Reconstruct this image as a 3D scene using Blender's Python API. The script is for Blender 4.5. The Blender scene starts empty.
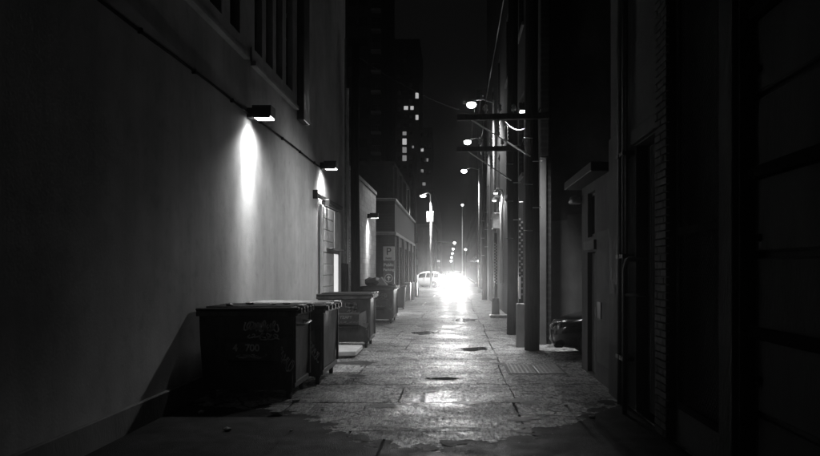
import bpy, bmesh, math, random
from mathutils import Vector, Matrix, noise
R = math.radians
random.seed(7)
scene = bpy.context.scene
C = scene.collection

# ------------------------------------------------------------------ camera
F, VX, VY, H = 700.0, 456.0, 270.0, 1.75          # pixels of the 820 px wide photograph, eye height in metres
cam_d = bpy.data.cameras.new('camera'); cam = bpy.data.objects.new('camera', cam_d); C.objects.link(cam)
cam.location = (0, 0, H); cam.rotation_euler = (R(90), 0, 0)
cam_d.sensor_width = 36; cam_d.lens = F / 820 * 36
cam_d.shift_x = -46 / 820; cam_d.shift_y = 42 / 820
cam_d.clip_end = 3000; cam_d.clip_start = 0.05
scene.camera = cam
# ------------------------------------------------------------------ night sky
w = bpy.data.worlds.new('World'); scene.world = w; w.use_nodes = True
nt = w.node_tree; bg = nt.nodes['Background']
sky = nt.nodes.new('ShaderNodeTexSky'); sky.sky_type = 'NISHITA'; sky.sun_disc = False
sky.sun_elevation = R(-3); sky.sun_rotation = R(180)
bw = nt.nodes.new('ShaderNodeRGBToBW')
nt.links.new(sky.outputs[0], bw.inputs[0]); nt.links.new(bw.outputs[0], bg.inputs[0])
bg.inputs[1].default_value = 0.045
scene.view_settings.view_transform = 'Standard'; scene.view_settings.look = 'None'
scene.view_settings.exposure = 0.0; scene.view_settings.gamma = 1.0
# light strengths of the lamps of the place and of one assumed lamp
E_BEAM, E_FLOOD, E_STREET, E_HEAD, E_ASSUMED = 24.0, 280.0, 1350.0, 2300.0, 2150.0
HAZE = 0.0007
scene.cycles.max_bounces = 6; scene.cycles.diffuse_bounces = 3; scene.cycles.glossy_bounces = 3

# ------------------------------------------------------------------ materials
def mat(name, base, rough=0.6, var=0.35, scale=3.0, bump=0.0, bscale=60.0, metal=0.0, stretch=(1, 1, 1), spec=0.5, emit=None, rvar=0.0, streak=0.0):
    m = bpy.data.materials.new(name); m.use_nodes = True
    n, l = m.node_tree.nodes, m.node_tree.links
    p = n['Principled BSDF']
    p.inputs['Metallic'].default_value = metal; p.inputs['Specular IOR Level'].default_value = spec
    p.inputs['Roughness'].default_value = rough
    p.inputs['Base Color'].default_value = (base, base, base, 1)
    if emit:
        p.inputs['Emission Color'].default_value = (1, 1, 1, 1); p.inputs['Emission Strength'].default_value = emit
        return m
    tc = n.new('ShaderNodeTexCoord'); mp = n.new('ShaderNodeMapping'); mp.inputs['Scale'].default_value = stretch
    geo = n.new('ShaderNodeNewGeometry')
    l.new(geo.outputs['Position'], mp.inputs['Vector'])
    t = n.new('ShaderNodeTexNoise'); t.inputs['Scale'].default_value = scale; t.inputs['Detail'].default_value = 8; t.inputs['Roughness'].default_value = 0.62
    l.new(mp.outputs[0], t.inputs['Vector'])
    mr = n.new('ShaderNodeMapRange'); mr.inputs[1].default_value = 0.28; mr.inputs[2].default_value = 0.72
    mr.inputs[3].default_value = base * (1 - var); mr.inputs[4].default_value = base * (1 + var)
    l.new(t.outputs[0], mr.inputs[0])
    src = mr.outputs[0]
    if streak:
        for (st, sc, lo, hi, k0) in (((2.6, 2.6, .3), 1.0, .36, .58, 1 - streak * .6), ((1, 1, 1), 5.0, .34, .46, 1 - streak * .6), ((1, 1, .8), .35, .42, .58, 1 - streak * .7)):
            mp2 = n.new('ShaderNodeMapping'); mp2.inputs['Scale'].default_value = st; l.new(geo.outputs['Position'], mp2.inputs['Vector'])
            t3 = n.new('ShaderNodeTexNoise'); t3.inputs['Scale'].default_value = sc; t3.inputs['Detail'].default_value = 7; t3.inputs['Roughness'].default_value = .65; l.new(mp2.outputs[0], t3.inputs['Vector'])
            m3_ = n.new('ShaderNodeMapRange'); m3_.inputs[1].default_value = lo; m3_.inputs[2].default_value = hi; m3_.inputs[3].default_value = k0; m3_.inputs[4].default_value = 1.0; l.new(t3.outputs[0], m3_.inputs[0])
            q = n.new('ShaderNodeMath'); q.operation = 'MULTIPLY'; l.new(src, q.inputs[0]); l.new(m3_.outputs[0], q.inputs[1]); src = q.outputs[0]
    l.new(src, p.inputs['Base Color'])
    if rvar:
        r2 = n.new('ShaderNodeMapRange'); r2.inputs[1].default_value = 0.3; r2.inputs[2].default_value = 0.7
        r2.inputs[3].default_value = rough - rvar; r2.inputs[4].default_value = rough + rvar
        l.new(t.outputs[0], r2.inputs[0]); l.new(r2.outputs[0], p.inputs['Roughness'])
    if bump:
        b = n.new('ShaderNodeBump'); b.inputs['Strength'].default_value = bump; b.inputs['Distance'].default_value = 0.02
        t2 = n.new('ShaderNodeTexNoise'); t2.inputs['Scale'].default_value = bscale; t2.inputs['Detail'].default_value = 5
        l.new(mp.outputs[0], t2.inputs['Vector']); l.new(t2.outputs[0], b.inputs['Height']); l.new(b.outputs[0], p.inputs['Normal'])
    return m

def brick_mat(name, base, mortar, bw_, bh_, axis='YZ', var=0.3):
    m = mat(name, base, 0.8, var, 2.0, 0.25, 40)
    n, l = m.node_tree.nodes, m.node_tree.links
    p = n['Principled BSDF']; geo = n.new('ShaderNodeNewGeometry'); sx = n.new('ShaderNodeSeparateXYZ'); cx = n.new('ShaderNodeCombineXYZ')
    l.new(geo.outputs['Position'], sx.inputs[0]); l.new(sx.outputs[axis[0]], cx.inputs[0]); l.new(sx.outputs[axis[1]], cx.inputs[1])
    bt = n.new('ShaderNodeTexBrick'); bt.inputs['Scale'].default_value = 1.0
    bt.inputs['Brick Width'].default_value = bw_; bt.inputs['Row Height'].default_value = bh_; bt.inputs['Mortar Size'].default_value = 0.012
    bt.inputs['Color1'].default_value = (1, 1, 1, 1); bt.inputs['Color2'].default_value = (0.7, 0.7, 0.7, 1); bt.inputs['Mortar'].default_value = (mortar / base,) * 3 + (1,)
    l.new(cx.outputs[0], bt.inputs['Vector'])
    src = p.inputs['Base Color'].links[0].from_socket
    mx = n.new('ShaderNodeMix'); mx.data_type = 'RGBA'; mx.blend_type = 'MULTIPLY'; mx.inputs['Factor'].default_value = 1
    l.new(src, mx.inputs[6]); l.new(bt.outputs['Color'], mx.inputs[7]); l.new(mx.outputs[2], p.inputs['Base Color'])
    return m

def slab_mat():
    m = bpy.data.materials.new('wet_concrete'); m.use_nodes = True
    n, l = m.node_tree.nodes, m.node_tree.links; p = n['Principled BSDF']
    geo = n.new('ShaderNodeNewGeometry'); oi = n.new('ShaderNodeObjectInfo')
    def tex(scale, det, ro=0.6, sy=1.0):
        t = n.new('ShaderNodeTexNoise'); t.inputs['Scale'].default_value = scale; t.inputs['Detail'].default_value = det; t.inputs['Roughness'].default_value = ro
        mpp = n.new('ShaderNodeMapping'); mpp.inputs['Scale'].default_value = (1, sy, 1)
        l.new(geo.outputs['Position'], mpp.inputs['Vector']); l.new(mpp.outputs[0], t.inputs['Vector']); return t
    def rng(s, a, b, c, d):
        r = n.new('ShaderNodeMapRange'); r.inputs[1].default_value = a; r.inputs[2].default_value = b; r.inputs[3].default_value = c; r.inputs[4].default_value = d
        l.new(s, r.inputs[0]); return r.outputs[0]
    def mul(a, b):
        q = n.new('ShaderNodeMath'); q.operation = 'MULTIPLY'; l.new(a, q.inputs[0]); l.new(b, q.inputs[1]); return q.outputs[0]
    big = tex(0.9, 7, 0.65); fine = tex(24, 5, 0.8, .28); mid = tex(7, 7, 0.75, .6)
    tone = rng(oi.outputs['Random'], 0, 1, 0.24, 0.38)
    stain = rng(mid.outputs[0], 0.38, 0.5, 0.35, 1.0)
    speck = rng(fine.outputs[0], 0.36, 0.64, 0.25, 1.95)
    vo = n.new('ShaderNodeTexVoronoi'); vo.feature = 'DISTANCE_TO_EDGE'; vo.inputs['Scale'].default_value = 0.42
    warp = n.new('ShaderNodeVectorMath'); warp.operation = 'ADD'
    wn = n.new('ShaderNodeTexNoise'); wn.inputs['Scale'].default_value = 2.2; wn.inputs['Detail'].default_value = 6
    l.new(geo.outputs['Position'], wn.inputs['Vector']); l.new(geo.outputs['Position'], warp.inputs[0]); l.new(wn.outputs['Color'], warp.inputs[1]); l.new(warp.outputs[0], vo.inputs['Vector'])
    crack = rng(vo.outputs[0], 0.0, 0.012, 0.15, 1.0)
    pit = n.new('ShaderNodeTexVoronoi'); pit.inputs['Scale'].default_value = 11; l.new(warp.outputs[0], pit.inputs['Vector'])
    pits = rng(pit.outputs['Distance'], 0.1, 0.22, 0.35, 1.0)
    patch_ = tex(1.7, 9, 0.72); dk = rng(patch_.outputs[0], 0.40, 0.5, 0.45, 1.0)
    col = mul(mul(mul(mul(mul(tone, stain), speck), crack), pits), dk)
    l.new(col, p.inputs['Base Color'])
    ro = rng(big.outputs[0], 0.36, 0.64, 0.34, 0.6); ro2 = rng(fine.outputs[0], .35, .65, 1.35, .75); l.new(mul(ro, ro2), p.inputs['Roughness'])
    p.inputs['Specular IOR Level'].default_value = 0.5
    b1 = n.new('ShaderNodeBump'); b1.inputs['Strength'].default_value = 1.0; b1.inputs['Distance'].default_value = 0.03; l.new(fine.outputs[0], b1.inputs['Height'])
    b2 = n.new('ShaderNodeBump'); b2.inputs['Strength'].default_value = 0.9; b2.inputs['Distance'].default_value = 0.05; l.new(mid.outputs[0], b2.inputs['Height']); l.new(b1.outputs[0], b2.inputs['Normal'])
    b3 = n.new('ShaderNodeBump'); b3.inputs['Strength'].default_value = 0.8; b3.inputs['Distance'].default_value = 0.02; l.new(crack, b3.inputs['Height']); l.new(b2.outputs[0], b3.inputs['Normal'])
    l.new(b3.outputs[0], p.inputs['Normal'])
    return m

M = dict(
    slab=slab_mat(),
    bed=mat('asphalt_bed', 0.03, 0.7, 0.4, 4, 0.6, 40),
    patch=mat('asphalt_patch', 0.035, 0.5, 0.5, 6, 0.8, 50, rvar=0.15),
    shade_strip=mat('painted_shade', 0.008, 0.65, 0.6, 3, 0.7, 90, spec=0.25, rvar=0.15),  # near-black colour that stands for the foreground shade
    stucco=mat('stucco', 0.52, 0.9, 0.25, 0.7, 0.14, 34, streak=0.22),
    block=brick_mat('painted_block', 0.4, 0.26, 0.4, 0.2),
    brick=mat('brick', 0.07, 0.8, 0.4, 9, 0.4, 60),
    mortar=mat('mortar', 0.08, 0.9, 0.3, 9, 0.3, 60),
    darkbrick=brick_mat('dark_brick', 0.045, 0.022, 0.22, 0.075),
    darkwall=mat('dark_render', 0.07, 0.8, 0.4, 1.2, 0.3, 30),
    annex=mat('dark_grey_render', 0.085, 0.85, 0.4, 1.5, 0.3, 30, stretch=(1, 1, 0.4)),  # dark grey base with mottling
    annexpale=mat('grey_repaint', 0.13, 0.85, 0.3, 1.5, 0.2, 30),
    midwall=mat('grey_render', 0.22, 0.85, 0.35, 1.5, 0.3, 30, stretch=(1, 1, 0.4)),
    palewall=mat('pale_render', 0.5, 0.85, 0.25, 1.5, 0.2, 30, stretch=(1, 1, 0.4)),
    steel=mat('painted_steel', 0.085, 0.42, 0.5, 5, 0.12, 25, stretch=(1, 1, 0.5), rvar=0.12, streak=0.4),
    steel2=mat('scuffed_steel', 0.10, 0.45, 0.6, 6, 0.15, 25, stretch=(1, 1, 0.35), rvar=0.12),
    galv=mat('galvanised', 0.45, 0.4, 0.3, 8, 0.05, 40, metal=0.8),
    lid=mat('lid_plastic', 0.04, 0.55, 0.3, 6, 0.08, 12, rvar=0.1),
    rubber=mat('rubber', 0.02, 0.8, 0.3, 10, 0.1, 60),
    wood=mat('creosote_wood', 0.02, 0.75, 0.55, 6, 0.7, 14, stretch=(4, 4, 0.4), spec=0.12),
    pale=mat('pale_paint', 0.6, 0.6, 0.2, 4, 0.05, 30),
    white=mat('white_paint', 0.75, 0.5, 0.12, 4),
    spray=mat('spray_paint', 0.8, 0.6, 0.4, 20),
    faded=mat('faded_stencil', 0.2, 0.7, 0.5, 20),
    blackspray=mat('black_spray_paint', 0.012, 0.6, 0.3, 20),
    black=mat('black_metal', 0.02, 0.45, 0.3, 8),
    dull=mat('dull_black_steel', 0.012, 0.9, 0.3, 8, spec=0.08),
    glass=mat('dark_glass', 0.012, 0.08, 0.2, 3, spec=0.6),
    paper=mat('paper', 0.5, 0.8, 0.3, 15),
    card=mat('cardboard', 0.32, 0.85, 0.3, 10, 0.15, 30),
    water=mat('puddle_water', 0.004, 0.045, 0.2, 3, 0.012, 9, spec=0.5),
    tower=mat('tower_concrete', 0.09, 0.85, 0.3, 0.2),
    slabedge=mat('balcony_concrete', 0.42, 0.85, 0.2, 0.6),
    paint_white=mat('car_white', 0.7, 0.3, 0.05, 3),
    paint_black=mat('car_black', 0.012, 0.15, 0.1, 3, spec=0.7),
    paint_grey=mat('car_grey', 0.25, 0.3, 0.05, 3),
    chrome=mat('chrome', 0.7, 0.12, 0.05, 3, metal=1.0),
    porcelain=mat('insulator', 0.35, 0.2, 0.1, 5),
    lens=mat('lamp_lens', 0.8, 0.4, emit=12.0),
    lens_big=mat('street_lens', 0.8, 0.4, emit=30.0),
    lens_far=mat('far_lens', 0.8, 0.4, emit=8.0),
    head=mat('headlight_lens', 0.8, 0.3, emit=90.0),
    headoff=mat('headlight_glass', 0.5, 0.1, 0.1, 5, metal=0.6),
    win_lit=mat('lit_window', 0.5, 0.5, emit=0.5),
    win_dim=mat('dim_window', 0.5, 0.5, emit=0.22),
    slit=mat('edge_glow', 0.6, 0.5, emit=0.75),
)
def mesh_mat():
    m = mat('wire_mesh', 0.12, 0.5, 0.2, 6, metal=0.3)
    return m
M['mesh'] = mesh_mat()

# ------------------------------------------------------------------ mesh helpers
class MB:
    def __init__(s): s.bm = bmesh.new()
    def _add(s, b, mtx=None):
        if mtx is not None: bmesh.ops.transform(b, matrix=mtx, verts=b.verts)
        me = bpy.data.meshes.new('tmp'); b.to_mesh(me); b.free(); s.bm.from_mesh(me); bpy.data.meshes.remove(me); return s
    def box(s, x0, x1, y0, y1, z0, z1, bev=0.0, rot=None):
        b = bmesh.new(); bmesh.ops.create_cube(b, size=1)
        c = Vector(((x0 + x1) / 2, (y0 + y1) / 2, (z0 + z1) / 2))
        bmesh.ops.transform(b, matrix=Matrix.Diagonal((abs(x1 - x0), abs(y1 - y0), abs(z1 - z0), 1)), verts=b.verts)
        if bev: bmesh.ops.bevel(b, geom=b.edges[:], offset=bev, segments=1, affect='EDGES', profile=0.5)
        m = Matrix.Translation(c)
        if rot is not None: m = m @ rot
        return s._add(b, m)
    def tube(s, pts, r, seg=8, r1=None, cap=True):
        pts = [Vector(p) for p in pts]; n = len(pts); rings = []
        for i, p in enumerate(pts):
            t = (pts[min(i + 1, n - 1)] - pts[max(i - 1, 0)]).normalized()
            up = all(abs(q.x - pts[0].x) + abs(q.y - pts[0].y) < .3 * abs(pts[-1].z - pts[0].z) for q in pts)
            a = t.cross(Vector((0, 1, 0)) if up else Vector((0, 0, 1)))
            if a.length < 1e-3: a = t.cross(Vector((0, 1, 0)))
            if i and a.dot(a_prev) < 0: a = -a
            a_prev = a
            a.normalize(); bb = t.cross(a)
            rr = r if r1 is None else r + (r1 - r) * i / (n - 1)
            rings.append([s.bm.verts.new(p + (a * math.cos(k * math.tau / seg) + bb * math.sin(k * math.tau / seg)) * rr) for k in range(seg)])
        for i in range(n - 1):
            for k in range(seg):
                s.bm.faces.new((rings[i][k], rings[i][(k + 1) % seg], rings[i + 1][(k + 1) % seg], rings[i + 1][k]))
        if cap: s.bm.faces.new(rings[0]); s.bm.faces.new(rings[-1])
        return s
    def lathe(s, prof, seg=16, mtx=Matrix()):
        b = bmesh.new(); rings = []
        for r, z in prof: rings.append([b.verts.new((r * math.cos(k * math.tau / seg), r * math.sin(k * math.tau / seg), z)) for k in range(seg)])
        for i in range(len(prof) - 1):
            for k in range(seg): b.faces.new((rings[i][k], rings[i][(k + 1) % seg], rings[i + 1][(k + 1) % seg], rings[i + 1][k]))
        b.faces.new(rings[0]); b.faces.new(rings[-1])
        return s._add(b, mtx)
    def poly(s, pts): s.bm.faces.new([s.bm.verts.new(p) for p in pts]); return s
    def prism(s, pts, off, bev=0.0):
        b = bmesh.new(); off = Vector(off)
        A = [b.verts.new(p) for p in pts]; B = [b.verts.new(Vector(p) + off) for p in pts]; n = len(pts)
        b.faces.new(A); b.faces.new(B)
        for i in range(n): b.faces.new((A[i], A[(i + 1) % n], B[(i + 1) % n], B[i]))
        if bev:
            bmesh.ops.recalc_face_normals(b, faces=b.faces[:]); bmesh.ops.bevel(b, geom=b.edges[:], offset=bev, segments=1, affect='EDGES')
        return s._add(b)
    def mesh(s, name='part', smooth=False):
        bmesh.ops.recalc_face_normals(s.bm, faces=s.bm.faces[:])
        me = bpy.data.meshes.new(name); s.bm.to_mesh(me); s.bm.free()
        if smooth:
            for f in me.polygons: f.use_smooth = True
        return me
    def build(s, name, m, parent=None, smooth=False, label=None):
        me = s.mesh(name, smooth); me.materials.append(M[m]); return link(name, me, parent, label)
def link(name, me, parent=None, label=None):
    o = bpy.data.objects.new(name, me); C.objects.link(o)
    if parent: o.parent = parent; o.matrix_parent_inverse = parent_inv(parent)
    if label: o['label'] = label
    return o
def world_of(o):
    m = Matrix.LocRotScale(o.location, o.rotation_euler, o.scale)
    return world_of(o.parent) @ o.matrix_parent_inverse @ m if o.parent else m
def parent_inv(p): return world_of(p).inverted()
def tag(o, label, cat, group=None, kind=None):
    o['label'] = label; o['category'] = cat
    if group: o['group'] = group
    if kind: o['kind'] = kind
    return o
def struct(o): o['kind'] = 'structure'; return o
def thing(name, label, cat, loc=(0, 0, 0), group=None):
    o = bpy.data.objects.new(name, None); C.objects.link(o); o.location = loc; o.empty_display_size = 0.1
    return tag(o, label, cat, group)
def copy_tree(o, parent=None):
    c = o.copy(); C.objects.link(c)
    if parent: c.parent = parent
    for ch in list(o.children): copy_tree(ch, c)
    return c
def light(name, kind, loc, energy, parent=None, aim=None, angle=None, blend=0.5, size=0.05):
    d = bpy.data.lights.new(name, kind); d.energy = energy; d.shadow_soft_size = size
    if kind == 'SPOT': d.spot_size = R(angle); d.spot_blend = blend
    o = bpy.data.objects.new(name, d); C.objects.link(o); o.location = loc
    if aim is not None: o.rotation_euler = Vector(aim).to_track_quat('-Z', 'Y').to_euler()
    if parent: o.parent = parent; o.matrix_parent_inverse = parent_inv(parent)
    return o
def flat_text(name, txt, size, m, parent, org, ux, uz, depth=0.0):
    cu = bpy.data.curves.new('t', 'FONT'); cu.body = txt; cu.size = size; cu.align_x = 'CENTER'; cu.align_y = 'CENTER'; cu.extrude = 0.001; cu.offset = 0.004
    to = bpy.data.objects.new('t', cu); C.objects.link(to)
    dg = bpy.context.evaluated_depsgraph_get(); me = bpy.data.meshes.new_from_object(to.evaluated_get(dg))
    bpy.data.objects.remove(to); bpy.data.curves.remove(cu)
    ux, uz = Vector(ux), Vector(uz); nz = ux.cross(uz)
    for v in me.vertices: v.co = Vector(org) + ux * v.co.x + uz * v.co.y + nz * v.co.z
    me.materials.clear(); me.materials.append(M[m]); return link(name, me, parent)
def stroke(mb, pts, wd, org, ux, uz, nrm):
    """a flat paint stroke following 2D points on the plane org+ux*u+uz*v"""
    org, ux, uz, nrm = Vector(org), Vector(ux), Vector(uz), Vector(nrm)
    L = []
    for i in range(len(pts)):
        a, b = Vector(pts[max(i - 1, 0)]), Vector(pts[min(i + 1, len(pts) - 1)]); t = b - a
        t = t.normalized() if t.length > 0 else Vector((1, 0)); q = Vector((-t.y, t.x)) * wd / 2 * (0.7 + 0.6 * random.random())
        p = Vector(pts[i]); L.append((p + q, p - q))
    vs = [[mb.bm.verts.new(org + ux * k.x + uz * k.y + nrm * 0.003) for k in pr] for pr in L]
    for i in range(len(vs) - 1): mb.bm.faces.new((vs[i][0], vs[i + 1][0], vs[i + 1][1], vs[i][1]))
def scribble(mb, org, ux, uz, nrm, wid, hei, n, wd, rs):
    rr = random.Random(rs)
    for k in range(n):
        x = -wid / 2 + wid * k / n + rr.uniform(-.3, .3) * wid / n; pts = []
        y0 = rr.uniform(-.5, .2) * hei; ph = rr.uniform(0, 6); am = hei * rr.uniform(.25, .5); ww = wid / n * rr.uniform(1, 1.9); fr = rr.uniform(5, 9)
        for i in range(22):
            t = i / 21; pts.append((x + ww * t + math.sin(ph + t * fr * 1.3) * ww * .35, y0 * .3 + math.sin(ph + t * fr) * am))
        stroke(mb, pts, wd, org, ux, uz, nrm)
def P(px, py, d): return Vector(((px - VX) / F * d, d, H - (py - VY) / F * d))
def wall_grid(mb, o, u, v, n, ur, vr, opens, dep):
    """wall face at o+u*a+v*b with rectangular openings; reveals go back by dep against n"""
    o, u, v, n = Vector(o), Vector(u), Vector(v), Vector(n)
    us = sorted({ur[0], ur[1], *[q for a in opens for q in a[:2]]}); vs = sorted({vr[0], vr[1], *[q for a in opens for q in a[2:]]})
    for i in range(len(us) - 1):
        for j in range(len(vs) - 1):
            a, b = (us[i] + us[i + 1]) / 2, (vs[j] + vs[j + 1]) / 2
            if any(q[0] < a < q[1] and q[2] < b < q[3] for q in opens): continue
            mb.poly([o + u * us[i] + v * vs[j], o + u * us[i + 1] + v * vs[j], o + u * us[i + 1] + v * vs[j + 1], o + u * us[i] + v * vs[j + 1]])
    for a0, a1, b0, b1 in opens:
        k = [o + u * a0 + v * b0, o + u * a1 + v * b0, o + u * a1 + v * b1, o + u * a0 + v * b1]
        for i in range(4): p, q = k[i], k[(i + 1) % 4]; mb.poly([p, q, q - n * dep, p - n * dep])
        mb.poly([p - n * (dep + .3) for p in k])

# ================================================================== GROUND
WL, WR = -3.55, 2.25      # left and right wall planes
g = MB().poly([(-700, -60, -.09), (700, -60, -.09), (700, 900, -.09), (-700, 900, -.09)]).build('ground', 'bed'); struct(g)
pav = MB().box(-3.7, 2.6, -8, 74, -.085, -.035).build('alley_pavement', 'bed'); struct(pav)
rs = random.Random(11); joints = []
rows = [-8, -5, -2, 1.0, 3.2, 5.4, 7.62, 9.25, 10.75, 12.9, 15.3, 17.8, 20.2, 22.6, 25.4, 28.4, 31.4, 34.6, 38, 41.5, 45, 49, 53, 57.5, 62, 66, 70, 74]
for i in range(len(rows) - 1):
    y0, y1 = rows[i], rows[i + 1]
    cols = [-3.68, .82 + rs.uniform(-.06, .06), 2.58]
    if i % 3 != 0: cols.insert(1, -1.2 + rs.uniform(-.5, .5))
    if i % 4 == 2: cols.insert(1, -2.4 + rs.uniform(-.3, .3))
    for j in range(len(cols) - 1):
        segs = [(y0, y1)]
        joints.append((cols[j], cols[j + 1], y0, y1))
        if rs.random() < .3 and y1 - y0 > 2: ym = y0 + (y1 - y0) * rs.uniform(.35, .65); segs = [(y0, ym), (ym, y1)]
        for a, b in segs:
            gp = rs.choice((.003, .006, .012)); z = 0.0; jx = lambda: rs.uniform(-.012, .012)
            x0, x1 = cols[j] + gp, cols[j + 1] - gp
            # slightly wandering outline, chipped edges
            pts = []
            def edge(p, q, n):
                for k in range(n):
                    t = k / n; e = 0 if k == 0 else 1
                    pts.append((p[0] + (q[0] - p[0]) * t + e * rs.uniform(-.012, .006), p[1] + (q[1] - p[1]) * t + e * rs.uniform(-.02, .012)))
            nn = 14 if a < 30 else 4
            c4 = [(x0 + jx(), a + gp), (x1 + jx(), a + gp), (x1 + jx(), b - gp), (x0 + jx(), b - gp)]
            for k in range(4): edge(c4[k], c4[(k + 1) % 4], nn)
            tz = [z + rs.uniform(-.003, .003) for _ in range(2)]
            cx, cy = (x0 + x1) / 2, (a + b) / 2
            mb = MB(); low = [mb.bm.verts.new((x, y, -.04)) for x, y in pts]; mid_ = [mb.bm.verts.new((x, y, z - .008)) for x, y in pts]
            top = [mb.bm.verts.new((cx + (x - cx) * .994, cy + (y - cy) * .994, z)) for x, y in pts]; n = len(pts)
            for k in range(n):
                mb.bm.faces.new((low[k], low[(k + 1) % n], mid_[(k + 1) % n], mid_[k])); mb.bm.faces.new((mid_[k], mid_[(k + 1) % n], top[(k + 1) % n], top[k]))
            mb.bm.faces.new(top)
            mb.build('slab', 'slab', pav)
# asphalt repairs, round cover and a row of white dabs painted in for a reflection
def blob(cx, cy, rx, ry, z, n=28, seed=0, amp=.18):
    return [(cx + rx * math.cos(t) * (1 + amp * noise.noise((math.cos(t) * 1.7 + seed, math.sin(t) * 1.7, seed))), cy + ry * math.sin(t) * (1 + amp * noise.noise((math.sin(t) * 1.7, math.cos(t) * 1.7 + seed, seed + 5))), z) for t in [k * math.tau / n for k in range(n)]]
for k, (cx, cy, rx, ry) in enumerate([(-.75, 22.0, .45, .9), (-.95, 9.05, .2, .13), (.6, 13.75, .2, .2), (-1.9, 13.2, .45, .25), (-2.0, 8.2, .3, .2), (-.2, 28.5, .55, 1.1), (-.35, 10.2, .12, .1)]):
    MB().poly(blob(cx, cy, rx, ry, .0009, n=44, seed=k, amp=.5)).build('asphalt_patch', 'patch', pav)
for k in range(4):
    MB().poly(blob(-.46 + rs.uniform(-.02, .02), 9.45 + k * .33, .035, .1, .001, 10, k, .6)).build('reflection_dab', 'white', pav)
for x0, x1, y0, y1 in joints:
    if not (7 < y0 < 32): continue
    for k in range(3):
        if rs.random() < .5: cx, cy = x0 + (x1 - x0) * rs.random(), y0
        else: cx, cy = x1, y0 + (y1 - y0) * rs.random()
        if not -3.4 < cx < 2.1: continue
        r_ = rs.uniform(.03, .11)
        MB().poly(blob(cx, cy, r_ * 1.5, r_ * 1.2, .0006 + rs.random() * .0002, n=20, seed=rs.randrange(99), amp=.9)).build('spall_or_shade_fleck', 'patch', pav)
def crack_line(x, y, a, n, w):
    L, R_ = [], []
    for k in range(n):
        ww = w * (.5 + rs.random()) * (1 if 0 < k < n - 1 else .15); px, py = -math.sin(a), math.cos(a)
        L.append((x + px * ww, y + py * ww, .0005)); R_.append((x - px * ww, y - py * ww, .0005))
        a += rs.uniform(-.55, .55); st = rs.uniform(.05, .13); x += math.cos(a) * st; y += math.sin(a) * st
    mb = MB(); A = [mb.bm.verts.new(p) for p in L]; B = [mb.bm.verts.new(p) for p in R_]
    for k in range(n - 1): mb.bm.faces.new((A[k], A[k + 1], B[k + 1], B[k]))
    mb.build('crack', 'patch', pav)
for k in range(34):
    y = 7.6 + 20 * rs.random() ** 1.6; crack_line(rs.uniform(-2.2, 1.4), y, rs.choice((0, .2, 1.3, -.3, 2.9)), rs.randrange(10, 26), rs.uniform(.006, .016) * (1 + y / 20))
# tread-plate hatch let into the pavement on the right
ht = thing('cellar_hatch', 'raised tread plate hatch in the pavement near the parked black car', 'hatch', (1.38, 12.35, 0))
MB().box(.88, 1.88, 11.75, 12.95, -.03, .008, .003).build('frame', 'steel2', ht)
for s in (0, 1):
    pl = MB().box(.93 + s * .47, 1.36 + s * .47, 11.8, 12.9, .0, .014, .003).build('plate', 'galv', ht)
    mb = MB()
    for a in range(6):
        for b in range(14):
            x, y = .965 + s * .47 + a * .072, 11.85 + b * .077; rr = Matrix.Rotation(R(45 if (a + b) % 2 else -45), 4, 'Z')
            mb.box(x - .024, x + .024, y - .007, y + .007, .013, .018, 0, rr)
    o = mb.build('tread', 'galv', pl); o['kind'] = 'stuff'
# dark sheet laid in for the shade across the foreground
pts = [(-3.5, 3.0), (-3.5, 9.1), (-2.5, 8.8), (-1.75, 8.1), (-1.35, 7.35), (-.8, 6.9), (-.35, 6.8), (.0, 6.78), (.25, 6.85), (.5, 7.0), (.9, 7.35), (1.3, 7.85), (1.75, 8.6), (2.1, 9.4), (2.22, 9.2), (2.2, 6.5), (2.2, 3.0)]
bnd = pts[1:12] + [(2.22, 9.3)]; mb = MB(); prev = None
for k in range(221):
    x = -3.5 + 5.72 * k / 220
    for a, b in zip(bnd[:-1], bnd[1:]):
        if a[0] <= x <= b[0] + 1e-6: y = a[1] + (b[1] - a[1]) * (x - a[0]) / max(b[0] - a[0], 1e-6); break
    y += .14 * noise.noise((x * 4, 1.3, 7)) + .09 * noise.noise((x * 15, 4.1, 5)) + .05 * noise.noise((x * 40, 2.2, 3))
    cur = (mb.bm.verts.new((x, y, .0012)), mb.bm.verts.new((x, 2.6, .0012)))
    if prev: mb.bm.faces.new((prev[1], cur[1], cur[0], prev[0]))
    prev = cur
struct(mb.build('foreground_shade', 'shade_strip'))
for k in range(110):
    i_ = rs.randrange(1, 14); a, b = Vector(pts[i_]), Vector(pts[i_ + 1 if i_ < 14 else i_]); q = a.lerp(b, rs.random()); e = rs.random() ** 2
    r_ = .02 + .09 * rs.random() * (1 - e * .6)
    if q.y > 6.4 and q.x < 2.0: MB().poly(blob(q.x + rs.uniform(-.1, .1), q.y + e * .4, r_ * 1.6, r_ * 1.5, .0009 + .0002 * rs.random(), n=18, seed=rs.randrange(99), amp=.9)).build('spall_or_shade_fleck', 'shade_strip', pav)  # dark flecks that break up the edge of the painted shade
for (cx, cy, rx, ry, sd) in [(-.2, 11.3, .3, .12, 3), (.45, 15.5, .35, .35, 4), (-.9, 19.5, .35, .5, 5), (.35, 24.5, .4, .8, 6)]:
    struct(MB().poly(blob(cx, cy, rx, ry, .0011, n=44, seed=sd, amp=.6)).build('puddle', 'water'))
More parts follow.
